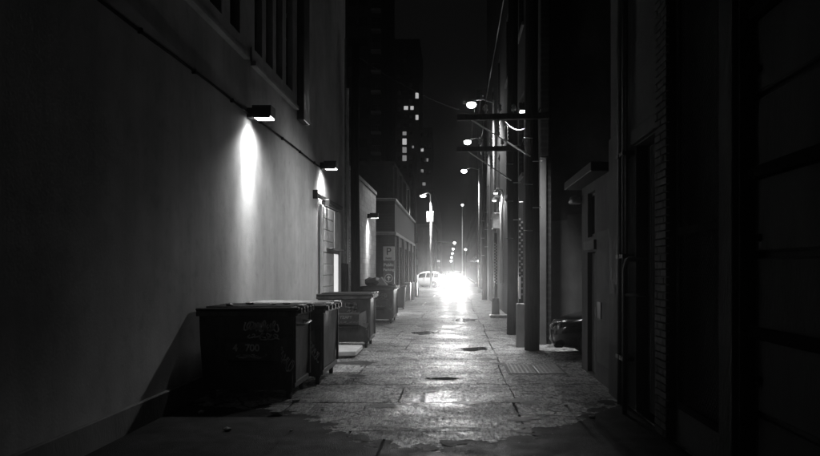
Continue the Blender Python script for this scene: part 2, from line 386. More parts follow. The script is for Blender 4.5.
# cross street beyond the alley
st = MB().box(-200, 200, 76, 92, -.085, -.04).build('cross_street', 'patch'); struct(st)
struct(MB().box(-3.2, 2.4, 92.5, 330, -.085, -.03).build('far_alley', 'slab'))
for x0, x1, y0, y1 in [(-200, -3.7, 74, 76), (2.6, 200, 74, 76), (-200, -3.7, 92, 94.4), (2.6, 200, 92, 94.4)]:
    struct(MB().box(x0, x1, y0, y1, -.085, .08, .02).build('pavement', 'slab'))
struct(MB().box(2.6, 40, 46, 73.9, -.085, -.02).build('parking_lot', 'patch'))
struct(MB().box(2.3, 8, 12.5, 16.5, -.085, -.006).build('parking_bay', 'slab'))

# ================================================================== LEFT BUILDINGS
mb_ = thing('stucco_building', 'tall pale stucco building with steel windows filling the left side', 'building', (WL - 4, 8, 0))
wins = [(12.34, 12.82), (13.08, 13.56), (13.82, 14.32), (14.62, 15.22), (11.0, 11.5), (10.1, 10.6), (9.2, 9.7), (8.3, 8.8), (4.2, 4.9), (5.2, 5.9), (6.2, 6.9)]
WZ0, WZ1 = 5.62, 9.4
opens = [(a, b, WZ0, WZ1) for a, b in wins]
m1 = MB(); wall_grid(m1, (WL, 0, 0), (0, 1, 0), (0, 0, 1), (1, 0, 0), (-9, 22.45), (0, 15), opens, .22)
m1.poly([(WL, 22.45, 0), (WL - 12, 22.45, 0), (WL - 12, 22.45, 15), (WL, 22.45, 15)]); m1.poly([(WL, -9, 15), (WL, 22.45, 15), (WL - 12, 22.45, 15), (WL - 12, -9, 15)])
m1.poly([(WL, -9, 0), (WL - 12, -9, 0), (WL - 12, -9, 15), (WL, -9, 15)])
m1.build('wall', 'stucco', mb_)
pane_me = None
for a, b in wins:
    fr = MB(); x = WL - .14
    for (y0, y1, z0, z1) in [(a, a + .05, WZ0, WZ1), (b - .05, b, WZ0, WZ1), (a + .05, b - .05, WZ0, WZ0 + .06), (a + .05, b - .05, WZ1 - .06, WZ1)]: fr.box(x - .04, x + .04, y0, y1, z0, z1)
    fo = fr.build('window', 'steel2', mb_)
    nz = 7; ph = (WZ1 - WZ0 - .12) / nz; mu = MB(); mid = (a + b) / 2
    mu.box(x - .02, x + .02, mid - .018, mid + .018, WZ0 + .06, WZ1 - .06)
    for k in range(1, nz):
        zz = WZ0 + .06 + k * ph; t = .045 if k == 3 else .016
        mu.box(x - .022, x + .022, a + .05, mid - .018, zz - t, zz + t); mu.box(x - .022, x + .022, mid + .018, b - .05, zz - t, zz + t)
    mu.build('muntin', 'steel2', fo)
    for k in range(nz):
        for s in (0, 1):
            y0 = a + .05 if s == 0 else mid + .018; y1 = mid - .018 if s == 0 else b - .05
            if b < 10: continue
            MB().box(x - .006, x + .002, y0, y1, WZ0 + .06 + k * ph + .016, WZ0 + .06 + (k + 1) * ph - .016).build('pane', 'glass', fo)
    if b < 10: MB().box(x - .006, x + .002, a + .05, b - .05, WZ0 + .06, WZ1 - .06).build('pane', 'glass', fo)
for a, b in [(12.1, 15.45), (8.0, 11.75), (3.9, 7.2)]:
    MB().box(WL - .02, WL + .09, a, b, 5.28, 5.36, .01).build('window_sill', 'stucco', mb_)
    MB().box(WL - .02, WL + .03, a, b, 5.362, 5.6, .005).build('apron', 'stucco', mb_)
MB().box(WL + .002, WL + .16, 15.62, 16.22, 5.1, 12.0, .015).build('duct', 'steel', mb_)
# long conduit run that feeds the lamps
cp = [(WL + .03, 4 + k * 1.0, 4.42 + .012 * math.sin(k * 1.3)) for k in range(15)]
MB().tube(cp + [(WL + .03, 18.3, 4.47)], .017, 6).build('conduit', 'dull', mb_)
for k in range(9): MB().box(WL, WL + .05, 4.6 + k * 1.6, 4.63 + k * 1.6, 4.39, 4.45).build('conduit_clip', 'dull', mb_)
# sliding door on its track
dr = MB().box(WL + .03, WL + .09, 18.05, 21.0, .06, 3.45, .008).build('sliding_door', 'pale', mb_)
for k in range(11): MB().box(WL + .092, WL + .112, 18.15, 19.72, .12 + k * .3, .395 + k * .3, .006).build('board', 'pale', dr)
MB().box(WL + .092, WL + .115, 20.6, 20.95, .12, 3.4, .006).build('stile', 'pale', dr)
MB().box(WL + .092, WL + .115, 19.8, 20.55, 2.3, 3.4, .006).build('board', 'pale', dr)
MB().box(WL + .092, WL + .1, 19.82, 20.5, .9, 2.2).build('lit_edge_glow', 'slit', dr, label='bright glowing strip for the lit edge of the door frame')  # lit edge of the frame, its brightness put in as emission
MB().box(WL + .06, WL + .3, 18.6, 20.6, 2.3, 2.335, .005).build('door_hood', 'black', dr)
tr = MB().box(WL + .04, WL + .1, 17.4, 21.3, 3.58, 3.68, .01).build('door_track', 'black', mb_)
MB().box(WL, WL + .12, 17.34, 17.39, 3.52, 3.74, .01).build('bracket', 'black', tr)
MB().box(WL, WL + .2, 18.5, 18.62, 3.4, 3.62, .01).build('bracket', 'black', tr)
MB().tube([(WL + .14, 18.2, 3.42), (WL + .3, 19.2, 3.36), (WL + .14, 20.0, 3.4)], .025, 6).build('pull_rod', 'black', tr)
MB().tube([(WL + .1, 22.2, 0), (WL + .1, 22.2, 7.5)], .06, 10).build('downpipe', 'pale', mb_)
MB().tube([(WL + .08, 21.95, 0), (WL + .08, 21.95, 9)], .03, 8).build('downpipe', 'galv', mb_)
cab = MB().box(WL + .002, WL + .2, 21.35, 21.8, .5, 1.95, .012).build('meter_cabinet', 'steel', mb_)
mb = MB()
for k in range(9): mb.box(WL + .162, WL + .17, 22.16, 22.24, 2.0 + k * .085, 2.045 + k * .085)
mb.build('reflective_tab', 'white', mb_)
# stains on the foundation: low concrete plinth
MB().box(WL, WL + .05, -9, 18.0, -.03, .28, .01).build('plinth', 'midwall', mb_)

b2 = thing('block_building', 'low pale painted block building lit by the farthest wall lamp', 'building', (WL - 3, 27, 0))
MB().box(WL - 9, WL, 22.52, 31, -.05, 5.05).build('wall', 'block', b2)
MB().box(WL - 9, WL + .05, 22.55, 31.04, 5.052, 5.2, .01).build('coping', 'midwall', b2)
MB().tube([(WL + .07, 24.4, 0), (WL + .07, 24.4, 5.0)], .045, 8).build('downpipe', 'galv', b2)

b3 = thing('parking_building', 'dark brick building carrying the public parking sign', 'building', (-6, 39, 0))
X3 = -2.8
op3 = [(34 + k * 3.3, 36.2 + k * 3.3, .4, 2.9) for k in range(4)]
m3 = MB(); wall_grid(m3, (X3, 0, 0), (0, 1, 0), (0, 0, 1), (1, 0, 0), (32.05, 47), (-.05, 4.9), op3, .25)
m3.poly([(X3, 32.05, -.05), (X3 - 9, 32.05, -.05), (X3 - 9, 32.05, 4.9), (X3, 32.05, 4.9)]); m3.poly([(X3, 47, -.05), (X3 - 9, 47, -.05), (X3 - 9, 47, 4.9), (X3, 47, 4.9)]); m3.poly([(X3, 32.05, 4.9), (X3, 47, 4.9), (X3 - 9, 47, 4.9), (X3 - 9, 32.05, 4.9)])
m3.build('wall', 'darkbrick', b3)
MB().box(X3 - 9, X3 + .06, 31.98, 47.05, 3.35, 3.5, .01).build('band_course', 'midwall', b3)
MB().box(X3 - 9, X3 + .08, 31.96, 47.07, 4.902, 5.02, .01).build('coping', 'midwall', b3)
for a, b, z0, z1 in op3: 
    d_ = MB().box(X3 - .2, X3 - .15, a + .02, b - .02, z0, z1).build('shutter', 'steel2', b3)
    for k in range(10): MB().box(X3 - .15, X3 - .135, a + .03, b - .03, z0 + .05 + k * .25, z0 + .24 + k * .25, .004).build('slat', 'steel2', d_)
for y in (33.3, 36.75, 40.05, 43.35, 46.5): MB().box(X3 + .002, X3 + .1, y - .2, y + .2, -.03, 3.34, .01).build('pilaster', 'darkbrick', b3)
for y, z in ((37.0, .9), (43.6, .8)): MB().box(X3 + .102, X3 + .4, y - .25, y + .25, .15, z + .2, .015).build('utility_box', 'galv', b3)

# parking sign
sg = thing('parking_sign', 'tall public parking sign with white letter P panel and arrow', 'sign', tuple(P(388.8, 290, 31.9)))
sc_ = 31.85 / F; sx0, sx1 = (383 - VX) * sc_, (394.4 - VX) * sc_
zt, zm, zb = H - (246.5 - VY) * sc_, H - (260.5 - VY) * sc_, H - (284 - VY) * sc_
MB().box(sx0, sx1, 31.85, 31.93, zb, zm - .02, .008).build('lower_panel', 'steel2', sg)
MB().box(sx0, sx1, 31.85, 31.93, zm, zt, .008).build('upper_panel', 'palewall', sg)
cx = (sx0 + sx1) / 2; UX, UZ = (1, 0, 0), (0, 0, 1)
flat_text('letter', 'P', .46, 'black', sg, (cx, 31.845, zt - .24), UX, UZ)
flat_text('lettering', 'PARK', .12, 'black', sg, (cx, 31.845, zm + .09), UX, UZ)
flat_text('lettering', 'Public', .19, 'pale', sg, (cx, 31.845, zm - .2), UX, UZ)
flat_text('lettering', 'Parking', .165, 'pale', sg, (cx, 31.845, zm - .42), UX, UZ)
mb = MB(); cz = zb + .27
for k in range(24):
    t, u = k * math.tau / 24, (k + 1) * math.tau / 24
    mb.poly([(cx + r * math.cos(q), 31.845, cz + r * math.sin(q)) for r, q in ((.19, t), (.19, u), (.16, u), (.16, t))])
mb.build('arrow_ring', 'pale', sg)
mb = MB(); mb.poly([(cx - .025, 31.844, cz - .11), (cx + .025, 31.844, cz - .11), (cx + .025, 31.844, cz + .03), (cx - .025, 31.844, cz + .03)]); mb.poly([(cx - .1, 31.844, cz + .0), (cx + .1, 31.844, cz + .0), (cx, 31.844, cz + .12)])
mb.build('arrow', 'pale', sg)
for s in (sx0 + .06, sx1 - .06): MB().box(s - .02, s + .02, 31.935, 31.98, -.03, zt - .05).build('post', 'galv', sg)

# buildings further along on the left
b4 = thing('warehouse', 'dark windowless warehouse behind the parking building', 'building', (-10, 62, 0))
MB().box(-22, -4.5, 50, 66, -.05, 9.2).build('wall', 'darkwall', b4); MB().box(-22.1, -4.4, 49.9, 66.1, 9.202, 9.5).build('coping', 'darkwall', b4)
for k in range(4): MB().box(-4.498, -4.3, 51 + k * 4.6, 51.5 + k * 4.6, -.04, 9.19).build('pilaster', 'darkwall', b4)
b5 = thing('corner_building', 'small pale corner building across the cross street', 'building', (-6, 97, 0))
MB().box(-12, -2.95, 95, 108, -.05, 7.6).build('wall', 'palewall', b5); MB().box(-12.1, -2.8, 94.85, 108, 7.602, 8.0, .03).build('cornice', 'palewall', b5)
for k in range(3): MB().box(-4.4 + k * .62 - .08, -4.4 + k * .62 + .08, 94.8, 94.998, .1, 7.4).build('pilaster', 'pale', b5)
for k in range(3): MB().box(-6.8 + k * .0, -5.2, 94.9, 94.99, 1 + k * 2.2, 2.4 + k * 2.2).build('window', 'glass', b5)
def far_tower(name, label, x0, x1, y0, y1, h, m, ny=0, lit=()):
    t = thing(name, label, 'building', ((x0 + x1) / 2, y0, 0)); MB().box(x0, x1, y0, y1, -.05, h).build('wall', m, t)
    MB().box(x0 - .2, x1 + .2, y0 - .2, y1 + .2, h + .002, h + .8).build('parapet', m, t); return t
# tower with balconies (right end of its front shows)
tA = far_tower('balcony_tower', 'dark apartment tower with a column of pale balcony slabs', -30, -10.96, 103, 125, 62, 'tower')
zA = lambda y: H - (y - VY) / F * 103
for k in range(13):
    z = zA(133.5) + 20.3 / F * 103 * (k - 3)
    bl = MB().box(-12.4, -11.0, 101.9, 102.995, z - .28, z + .12, .02).build('balcony', 'slabedge', tA)
    mb = MB()
    for j in range(8): mb.box(-12.35 + j * .18, -12.32 + j * .18, 101.95, 101.98, z + .12, z + 1.0)
    mb.box(-12.38, -11.02, 101.94, 101.99, z + 1.0, z + 1.06); mb.build('railing', 'steel2', bl)
    MB().box(-12.3, -11.2, 102.96, 102.998, z + .2, z + 2.2).build('window', 'glass', tA)
    for j in range(3): MB().box(-17.5 + j * 1.6, -16.3 + j * 1.6, 102.95, 102.998, z + .9, z + 2.2).build('window', 'glass', tA)
tB = far_tower('office_tower', 'far dark tower with a few lit windows above the alley', *[(q - VX) / F * 220 for q in (383.5, 419)], 220, 245, 73.4, 'tower')
tC = far_tower('stepped_tower', 'lower dark tower right of the lit window tower', *[(q - VX) / F * 232 for q in (415, 432)], 232, 250, 48, 'tower')
wme = MB().box(-.62, .62, -.05, .05, -.75, .75).mesh('window')
def wpane(t, px, py, d, m, sx=1.0, sz=1.0):
    o = link('window', wme.copy() if False else wme, t); o.location = P(px, py, d)  # shared mesh
    o.matrix_parent_inverse = parent_inv(t); o.scale = (sx * .8, 1, sz * .85)
    if not wme.materials: wme.materials.append(M['glass'])
    o.material_slots[0].link = 'OBJECT'; o.material_slots[0].material = M[m]
    return o
lit = [(417, 95.7, 'win_lit', 1, 1.4), (406, 108, 'win_lit', 1.3, .9), (412, 108, 'win_lit', 1, .9), (387, 110.8, 'win_lit', .8, .8), (417, 117.5, 'win_lit', .9, 1.2), (404.5, 133.5, 'win_dim', 1.2, .9), (404.5, 141.7, 'win_lit', 1.3, 1.5), (404.5, 150, 'win_dim', 1.3, 1.4), (404.5, 158.2, 'win_dim', 1.3, 1.4), (387.5, 92, 'win_dim', 1, .8), (389, 94, 'win_dim', .8, .7), (392, 132, 'win_dim', .6, .6), (391, 145, 'win_dim', .5, .6), (413, 147, 'win_dim', .5, .6)]
for (px, py, m, sx, sz) in lit: wpane(tB, px, py, 219.98, m, sx, sz)
for a in range(5):
    for b in range(18):
        px, py = 387.3 + a * 5.9, 52 + b * 8.2
        if all(abs(px - q[0]) > 4 or abs(py - q[1]) > 5 for q in lit): wpane(tB, px, py, 219.98, 'glass')
for px, py, m in [(422, 150, 'win_lit'), (422, 171, 'win_dim'), (427, 160, 'win_dim'), (424, 184, 'win_dim')]: wpane(tC, px, py, 231.98, m, 1.0, .8)
for a in range(3):
    for b in range(4): wpane(tC, 421 + a * 4.2, 135 + b * 12.5, 231.98, 'glass')

# ================================================================== RIGHT BUILDINGS
XR = 1.98
r1 = thing('tall_brick_building', 'tall dark brick building behind the utility poles on the right', 'building', (6, 30, 0))
opR = [(20.5 + k * 5.5, 22.0 + k * 5.5, 4.6, 7.0) for k in range(5)] + [(20.5 + k * 5.5, 22.0 + k * 5.5, 9, 11.5) for k in range(5)] + [(23.6, 24.8, 0, 2.3), (33.5, 34.7, 0, 2.3)]
mr_ = MB(); wall_grid(mr_, (XR, 0, 0), (0, 1, 0), (0, 0, 1), (-1, 0, 0), (16.5, 45), (-.05, 24), opR, .2)
mr_.poly([(XR, 16.5, -.05), (2.24, 16.5, -.05), (2.24, 16.5, 24), (XR, 16.5, 24)]); mr_.poly([(2.24, 16.5, -.05), (2.24, 17.1, -.05), (2.24, 17.1, 24), (2.24, 16.5, 24)])
mr_.poly([(XR, 45, -.05), (14, 45, -.05), (14, 45, 24), (XR, 45, 24)]); mr_.poly([(XR, 16.5, 24), (14, 16.5, 24), (14, 45, 24), (XR, 45, 24)])
mr_.build('wall', 'darkbrick', r1)
MB().poly([(2.24, 17.1, 2.9), (14, 17.1, 2.9), (14, 17.1, 24), (2.24, 17.1, 24)]).build('upper_bay_wall', 'darkwall', r1)
MB().poly([(2.24, 17.09, -.05), (3.05, 17.09, -.05), (3.05, 17.09, 3.12), (2.72, 17.09, 3.1), (2.7, 17.09, 2.97), (2.24, 17.09, 2.93)]).poly([(3.05, 17.09, -.05), (14, 17.09, -.05), (14, 17.09, 3.12), (3.05, 17.09, 3.12)]).build('painted_bay_wall', 'annexpale', r1)
MB().box(XR - .01, XR + .14, 16.4, 16.498, -.03, 4.4, .01).build('door_jamb', 'annexpale', r1)
MB().box(XR + .002, XR + .2, 16.38, 16.497, 4.402, 12, .01).build('corner_strip', 'darkbrick', r1)
for a, b, z0, z1 in opR:
    if z0 == 0: MB().box(XR + .1, XR + .14, a, b, 0, z1).build('door', 'steel2', r1)
    else:
        fo = MB().box(XR + .1, XR + .16, a, b, z0, z1).build('window', 'steel2', r1)
        for s in (0, 1):
            for k in (0, 1): MB().box(XR + .085, XR + .099, a + .06 + s * .72, a + .66 + s * .72, z0 + .08 + k * 1.15, z0 + 1.12 + k * 1.15).build('pane', 'glass', fo)
        MB().box(XR - .06, XR + .1, a - .1, b + .1, z0 - .12, z0 - .002).build('window_sill', 'midwall', r1)
# gooseneck vent pipes
for px, top, y in ((497, 4.85, 29.6), (500.6, 5.05, 28.6)):
    x = XR - .09; MB().tube([(x, y, 1.2), (x, y, top - .15), (x - .02, y, top - .05), (x - .1, y, top), (x - .22, y, top), (x - .27, y, top - .08)], .045, 8).build('gooseneck_pipe', 'white', r1, True)
    gh = MB().lathe([(.03, .05), (.09, .02), (.11, -.05), (.1, -.06)], 12, Matrix.Translation((x - .27, y, top - .1))).build('gooseneck_shade', 'white', r1, True)
    MB().lathe([(.085, -.05), (.08, -.09), (.03, -.11)], 12, Matrix.Translation((x - .27, y, top - .1))).build('bulb', 'lens_far', gh, True)
    light('gooseneck_light', 'SPOT', (x - .27, y - .03, top - .24), 130, r1, (.35, 0, -1), 150, .6, .05)
MB().box(XR - .35, XR - .002, 31.2, 31.9, 3.6, 4.3, .02).build('extractor', 'galv', r1)
r2 = thing('far_brick_building', 'dark building beyond the parking lot on the right', 'building', (8, 68, 0))
MB().box(2.3, 20, 61, 73.5, -.05, 17).build('wall', 'darkbrick', r2); MB().box(2.15, 20.1, 60.9, 73.6, 17.002, 17.5).build('coping', 'darkwall', r2)
for k in range(4):
    for j in range(4): MB().box(3.2 + k * 2.6, 4.5 + k * 2.6, 60.9, 60.998, 3 + j * 3.4, 5 + j * 3.4).build('window', 'glass', r2)
for nm, lab, x0, x1, y0, y1, h in [('distant_block', 'distant dark block on the right of the far alley', 2.9, 22, 96, 150, 26), ('distant_block', 'distant dark block behind the pale corner building', -24, -3.6, 110, 180, 14), ('distant_block', 'most distant dark block at the right end of the far alley', 3.0, 30, 155, 260, 20)]:
    t = thing(nm, lab, 'building', ((x0 + x1) / 2, y0, 0)); MB().box(x0, x1, y0, y1, -.05, h).build('wall', 'tower', t); MB().box(x0 - .15, x1 + .15, y0 - .15, y1, h + .002, h + .5).build('parapet', 'tower', t)
    for k in range(8):
        xx = x0 - .03 if x0 > 0 else x1 - .03
        for j in range(3): MB().box(xx, xx + .06, y0 + 3 + k * 5.5, y0 + 5 + k * 5.5, 2.2 + j * 3.6, 4 + j * 3.6).build('window', 'glass', t)

# low annex with eave, door and lamp; then the near building
an = thing('garage_annex', 'low grey garage annex with overhanging eave and narrow door', 'building', (4, 11.4, 0))
ma = MB(); wall_grid(ma, (WR, 0, 0), (0, 1, 0), (0, 0, 1), (-1, 0, 0), (10.2, 12.5), (-.05, 3.2), [(11.3, 11.98, .02, 2.05), (11.35, 11.95, 2.3, 3.05)], .12)
ma.poly([(WR, 12.5, -.05), (9, 12.5, -.05), (9, 12.5, 3.2), (WR, 12.5, 3.2)]); ma.poly([(WR, 10.2, 3.2), (WR, 12.5, 3.2), (9, 12.5, 3.2), (9, 10.2, 3.2)])
ma.build('wall', 'annex', an)
do = MB().box(WR + .07, WR + .11, 11.32, 11.96, .03, 2.04, .006).build('door', 'steel', an); MB().tube([(WR + .03, 11.4, 1.0), (WR + .03, 11.4, 1.15)], .015, 6).build('handle', 'galv', do)
wi = MB().box(WR + .07, WR + .11, 11.36, 11.94, 2.31, 3.04).build('window', 'steel', an); MB().box(WR + .06, WR + .068, 11.42, 11.88, 2.36, 2.99).build('pane', 'glass', wi)
MB().box(WR - .05, WR + .02, 11.2, 12.1, 2.08, 2.24, .008).build('lintel', 'annexpale', an)
MB().box(WR - .28, 9, 10.25, 12.75, 3.202, 3.34, .01).build('eave', 'black', an)
MB().lathe([(.02, .12), (.09, .1), (.12, .0), (.1, -.02)], 14, Matrix.Translation((WR - .12, 12.52, 2.95))).build('gooseneck_shade', 'galv', an, True)
MB().box(WR - .012, WR - .002, 10.25, 11.15, .3, 2.35).build('painted_patch', 'annexpale', an, label='paler repainted patch of wall')
MB().box(WR - .03, WR - .013, 10.75, 11.0, 1.0, 1.25).build('notice', 'steel2', an)

nb = thing('near_brick_building', 'dark near building with pipes, wire mesh window and steel door at right edge', 'building', (5, 3, 0))
mn = MB(); wall_grid(mn, (WR, 0, 0), (0, 1, 0), (0, 0, 1), (-1, 0, 0), (-9, 10.18), (-.05, 16), [(5.95, 7.1, .35, 4.6), (3.3, 5.55, 0, 4.4), (7.75, 8.75, .0, 3.3)], .22)
mn.poly([(WR, 10.18, 3.3), (12, 10.18, 3.3), (12, 10.18, 16), (WR, 10.18, 16)]); mn.poly([(WR, -9, 16), (WR, 10.18, 16), (12, 10.18, 16), (12, -9, 16)]); mn.poly([(WR, -9, -.05), (12, -9, -.05), (12, -9, 16), (WR, -9, 16)])
mn.build('wall', 'darkwall', nb)
MB().box(WR - .08, WR - .002, 9.3, 9.95, -.02, 3.6, .01).build('pier', 'annex', nb)
mb = MB(); scribble(mb, (WR - .081, 9.62, 2.05), (0, -1, 0), (0, 0, 1), (-1, 0, 0), .5, .5, 6, .035, 3); scribble(mb, (WR - .081, 9.6, 1.6), (0, -1, 0), (0, 0, 1), (-1, 0, 0), .5, .35, 5, .03, 5); mb.build('graffiti', 'blackspray', nb)
for y, r, z1 in ((9.15, .055, 8), (8.98, .035, 10), (8.87, .02, 6)):
    p_ = MB().tube([(WR - .09, y, 0), (WR - .09, y, z1)], r, 10).build('pipe', 'steel2', nb, True)
    for z in (.6, 1.9, 3.2): MB().box(WR - .15, WR, y - r - .015, y + r + .015, z, z + .05).build('clamp', 'steel', p_)
# corrugated door with hooked guard rail
co = MB(); n = 40
for k in range(n):
    y0, y1 = 7.77 + k * .024, 7.77 + (k + 1) * .024; a, b = WR + .14 + (.02 if k % 4 < 2 else 0), WR + .14 + (.02 if (k + 1) % 4 < 2 else 0)
    co.poly([(a, y0, 0), (b, y1, 0), (b, y1, 3.28), (a, y0, 3.28)])
co.build('corrugated_door', 'annex', nb)
MB().tube([(WR - .2, 8.5, 0), (WR - .2, 8.5, 1.75), (WR - .2, 8.42, 1.86), (WR - .2, 8.3, 1.88), (WR, 8.2, 1.88)], .03, 8).build('guard_rail', 'steel', nb, True)
MB().tube([(WR - .2, 8.5, 1.45), (WR, 8.2, 1.45)], .022, 8).build('guard_rail', 'steel', nb, True)
MB().box(WR - .05, WR + .02, 7.7, 8.8, 3.32, 3.5, .01).build('lintel', 'annex', nb)
# brick pier
pr = MB().box(WR - .06, WR - .002, 7.18, 7.6, 0, 4.98).build('brick_pier', 'mortar', nb)
bme = [MB().box(-.036, .006, -l / 2, l / 2, -.033, .033, .004).mesh('brick') for l in (.2, .095)]
for me in bme: me.materials.append(M['brick'])
for k in range(62):
    ys = [(7.285, 0), (7.495, 0)] if k % 2 else [(7.235, 1), (7.39, 0), (7.545, 1)]
    for y, t in ys:
        o = link('brick', bme[t], pr); o.location = (WR - .056 - random.uniform(0, .006), y, .05 + k * .0795)
# wire mesh window
mm = MB().box(WR + .15, WR + .17, 5.97, 7.08, .36, 4.59).build('back_panel', 'annex', nb)
fr = MB()
for (y0, y1, z0, z1) in [(5.95, 6.01, .35, 4.6), (7.04, 7.1, .35, 4.6), (6.01, 7.04, .35, .42), (6.01, 7.04, 4.53, 4.6), (6.01, 7.04, 2.1, 2.18)]: fr.box(WR + .0, WR + .05, y0, y1, z0, z1)
fo = fr.build('mesh_window', 'dull', nb)
wm = MB(); st_ = .06
for sgn in (1, -1):
    k = -4.4
    while k < 5.6:
        # diagonal line y = 6.01 + t, z = .42 + (k + sgn*t) clipped
        a, b = 0.0, 1.03
        za, zb_ = (k + a, k + b) if sgn > 0 else (k + 1.03 - a, k + 1.03 - b)
        lo, hi = 0.0, 4.11
        if sgn > 0: a = max(a, lo - k); b = min(b, hi - k)
        else: a = max(a, k + 1.03 - hi); b = min(b, k + 1.03 - lo)
        if b - a > .03:
            f = (lambda t: k + t) if sgn > 0 else (lambda t: k + 1.03 - t)
            wm.tube([(WR + .025 + sgn * .004, 6.01 + a, .42 + f(a)), (WR + .025 + sgn * .004, 6.01 + b, .42 + f(b))], .0035, 4, cap=False)
        k += st_
o = wm.build('wire_mesh', 'mesh', fo); o['kind'] = 'stuff'
MB().box(WR - .04, WR - .002, 5.6, 5.9, 0, 6, .01).build('pilaster', 'annex', nb)
# sectional steel door
sd = MB().box(WR + .16, WR + .2, 3.32, 5.53, .0, 4.38).build('sectional_door', 'annex', nb)
for k in range(7): MB().box(WR + .1, WR + .159, 3.34, 5.51, .03 + k * .62, .6 + k * .62, .015).build('panel', 'annex', sd)
for z in (1.28, 2.52, 3.76): MB().box(WR + .04, WR + .098, 3.34, 5.51, z - .06, z + .03, .008).build('stiffener', 'dull', sd)
for z in (.9, 2.0, 3.3): MB().lathe([(.03, 0), (.03, .03), (.015, .035)], 10, Matrix.Translation((WR + .1, 5.4, z)) @ Matrix.Rotation(R(-90), 4, 'Y')).build('bolt', 'dull', sd)

# ================================================================== WALL LAMPS
def wall_lamp(label, y, z, beam, flood, s=1.0):
    x = WL
    t = thing('wall_lamp', label, 'lamp', (x, y, z), 'box lamps along the left wall')
    MB().box(x + .002, x + .1, y - .09 * s, y + .09 * s, z - .05 * s, z + .12 * s, .01).build('junction_box', 'black', t)
    hd = MB(); a, b = x + .11, x + .43
    # hooded housing, open below
    yy0, yy1, z0, z1 = y - .15 * s, y + .15 * s, z - .06 * s, z + .15 * s
    hd.box(a, b, yy0, yy1, z1 - .02, z1, 0); hd.box(a, a + .015, yy0, yy1, z0 + .02, z1 - .021); hd.box(b - .015, b, yy0, yy1, z0 + .03, z1 - .021)
    hd.box(a + .016, b - .016, yy0, yy0 + .012, z0, z1 - .021); hd.box(a + .016, b - .016, yy1 - .012, yy1, z0, z1 - .021)
    ho = hd.build('housing', 'black', t)
    MB().box(a + .02, b - .02, yy0 + .015, yy1 - .015, z0 + .012, z0 + .03).build('lens', 'lens', ho)
    bl = light('beam', 'AREA', (x + .17, y, z0 - .015), beam, t, (-.03, 0, -1))
    bl.data.shape = 'RECTANGLE'; bl.data.size = .2; bl.data.size_y = .26 * s; bl.data.spread = R(54)
    light('flood', 'SPOT', (x + .33, y, z0 - .012), flood, t, (-.1, .15, -1), 150, 1.0, .08)
    return t
wall_lamp('largest and nearest lit box lamp on the pale stucco wall', 11.95, 4.38, E_BEAM, E_FLOOD)
wall_lamp('lit box lamp above the sliding door track on the stucco wall', 18.35, 4.44, E_BEAM * .8, E_FLOOD * .8)
wall_lamp('farthest small lit box lamp on the painted block building', 28.1, 3.88, E_BEAM * 1.3, E_FLOOD * .9)

# assumed full cut-off lamp, added to wash the left wall, clamped to the back of the thick pole, half hidden by it
lx, ly, lz = 1.55, 15.62, 5.35
wp = thing('assumed_pole_lamp', 'assumed cut-off lamp clamped behind the thick utility pole', 'lamp', (lx, ly, lz))
MB().prism([(lx + .12, ly - .12, lz - .06), (lx - .14, ly - .12, lz - .06), (lx - .14, ly - .12, lz), (lx - .06, ly - .12, lz + .12), (lx + .12, ly - .12, lz + .12)], (0, .26, 0), .008).build('housing', 'black', wp)
MB().box(lx - .12, lx + .08, ly - .1, ly + .12, lz - .075, lz - .062).build('lens', 'lens', wp)
MB().box(lx - .03, lx + .03, ly - .25, ly - .121, lz, lz + .08).build('bracket', 'black', wp)
MB().box(lx + .085, lx + .1, ly - .14, ly + .22, lz - .34, lz - .061).build('added_side_shield', 'black', wp)  # shield added to keep the lamp's light off the bay wall
light('lamp_light', 'SPOT', (lx + .03, ly, lz - .09), E_ASSUMED, wp, (-.5, -.12, -1), 130, .9, .2)  # wide light of the assumed lamp, spread over the left wall

# ================================================================== UTILITY POLES, STREET LAMPS, CABLES
def pole(label, x, y, h, r0, r1, arm=None, steps=True):
    t = thing('utility_pole', label, 'pole', (x, y, 0), 'wooden utility poles')
    MB().tube([(x + .015 * math.sin(k), y, -.05 + h * k / 8) for k in range(9)], r0, 14, r1).build('shaft', 'wood', t, True)
    if arm:
        x0, z, z2 = arm
        a = MB().box(x0, x + .35, y - r0 - .11, y - r0 - .0, z - .065, z + .065, .01, Matrix.Rotation(R(-1.2), 4, 'Y')).build('crossarm', 'wood', t)
        MB().tube([(x0 + .3, y - r0 - .05, z - .06), (x - .05, y - r0 - .02, z - .85)], .018, 6).build('brace', 'galv', t)
        for k in range(3):
            xx = x0 + .62 + k * .3
            MB().lathe([(.012, .06), (.012, .12), (.045, .13), (.05, .17), (.028, .19), (.045, .21), (.04, .25), (.015, .27)], 10, Matrix.Translation((xx, y - r0 - .055, z))).build('insulator', 'porcelain', a, True)
        # hanging cut-outs and arrester near the pole
        for k, xx in enumerate((x - .75, x - .58)):
            MB().lathe([(.02, 0), (.04, -.04), (.025, -.08), (.045, -.12), (.025, -.16), (.045, -.2), (.025, -.24), (.045, -.28), (.02, -.34)], 10, Matrix.Translation((xx, y - r0 - .06, z - .07 - k * .12))).build('cutout', 'porcelain', a, True)
    if steps:
        for k in range(6): MB().tube([(x, y - r0 + .02, 2.6 + k * .5), (x + (.2 if k % 2 else -.2), y - r0 - .02, 2.6 + k * .5)], .01, 5).build('step_bolt', 'galv', t)
    return t
P3 = pole('thick dark utility pole nearest to the parked black car', 1.66, 15.3, 9.5, .165, .13, (.02, 5.05, 0))
P2 = pole('second dark utility pole with crossarm, in front of the tall brick building', 1.54, 19.0, 9.5, .165, .13, (.02, 5.0, 0))
P1 = pole('slim far utility pole by the end of the tall brick building', 1.66, 40.8, 9.5, .16, .12)
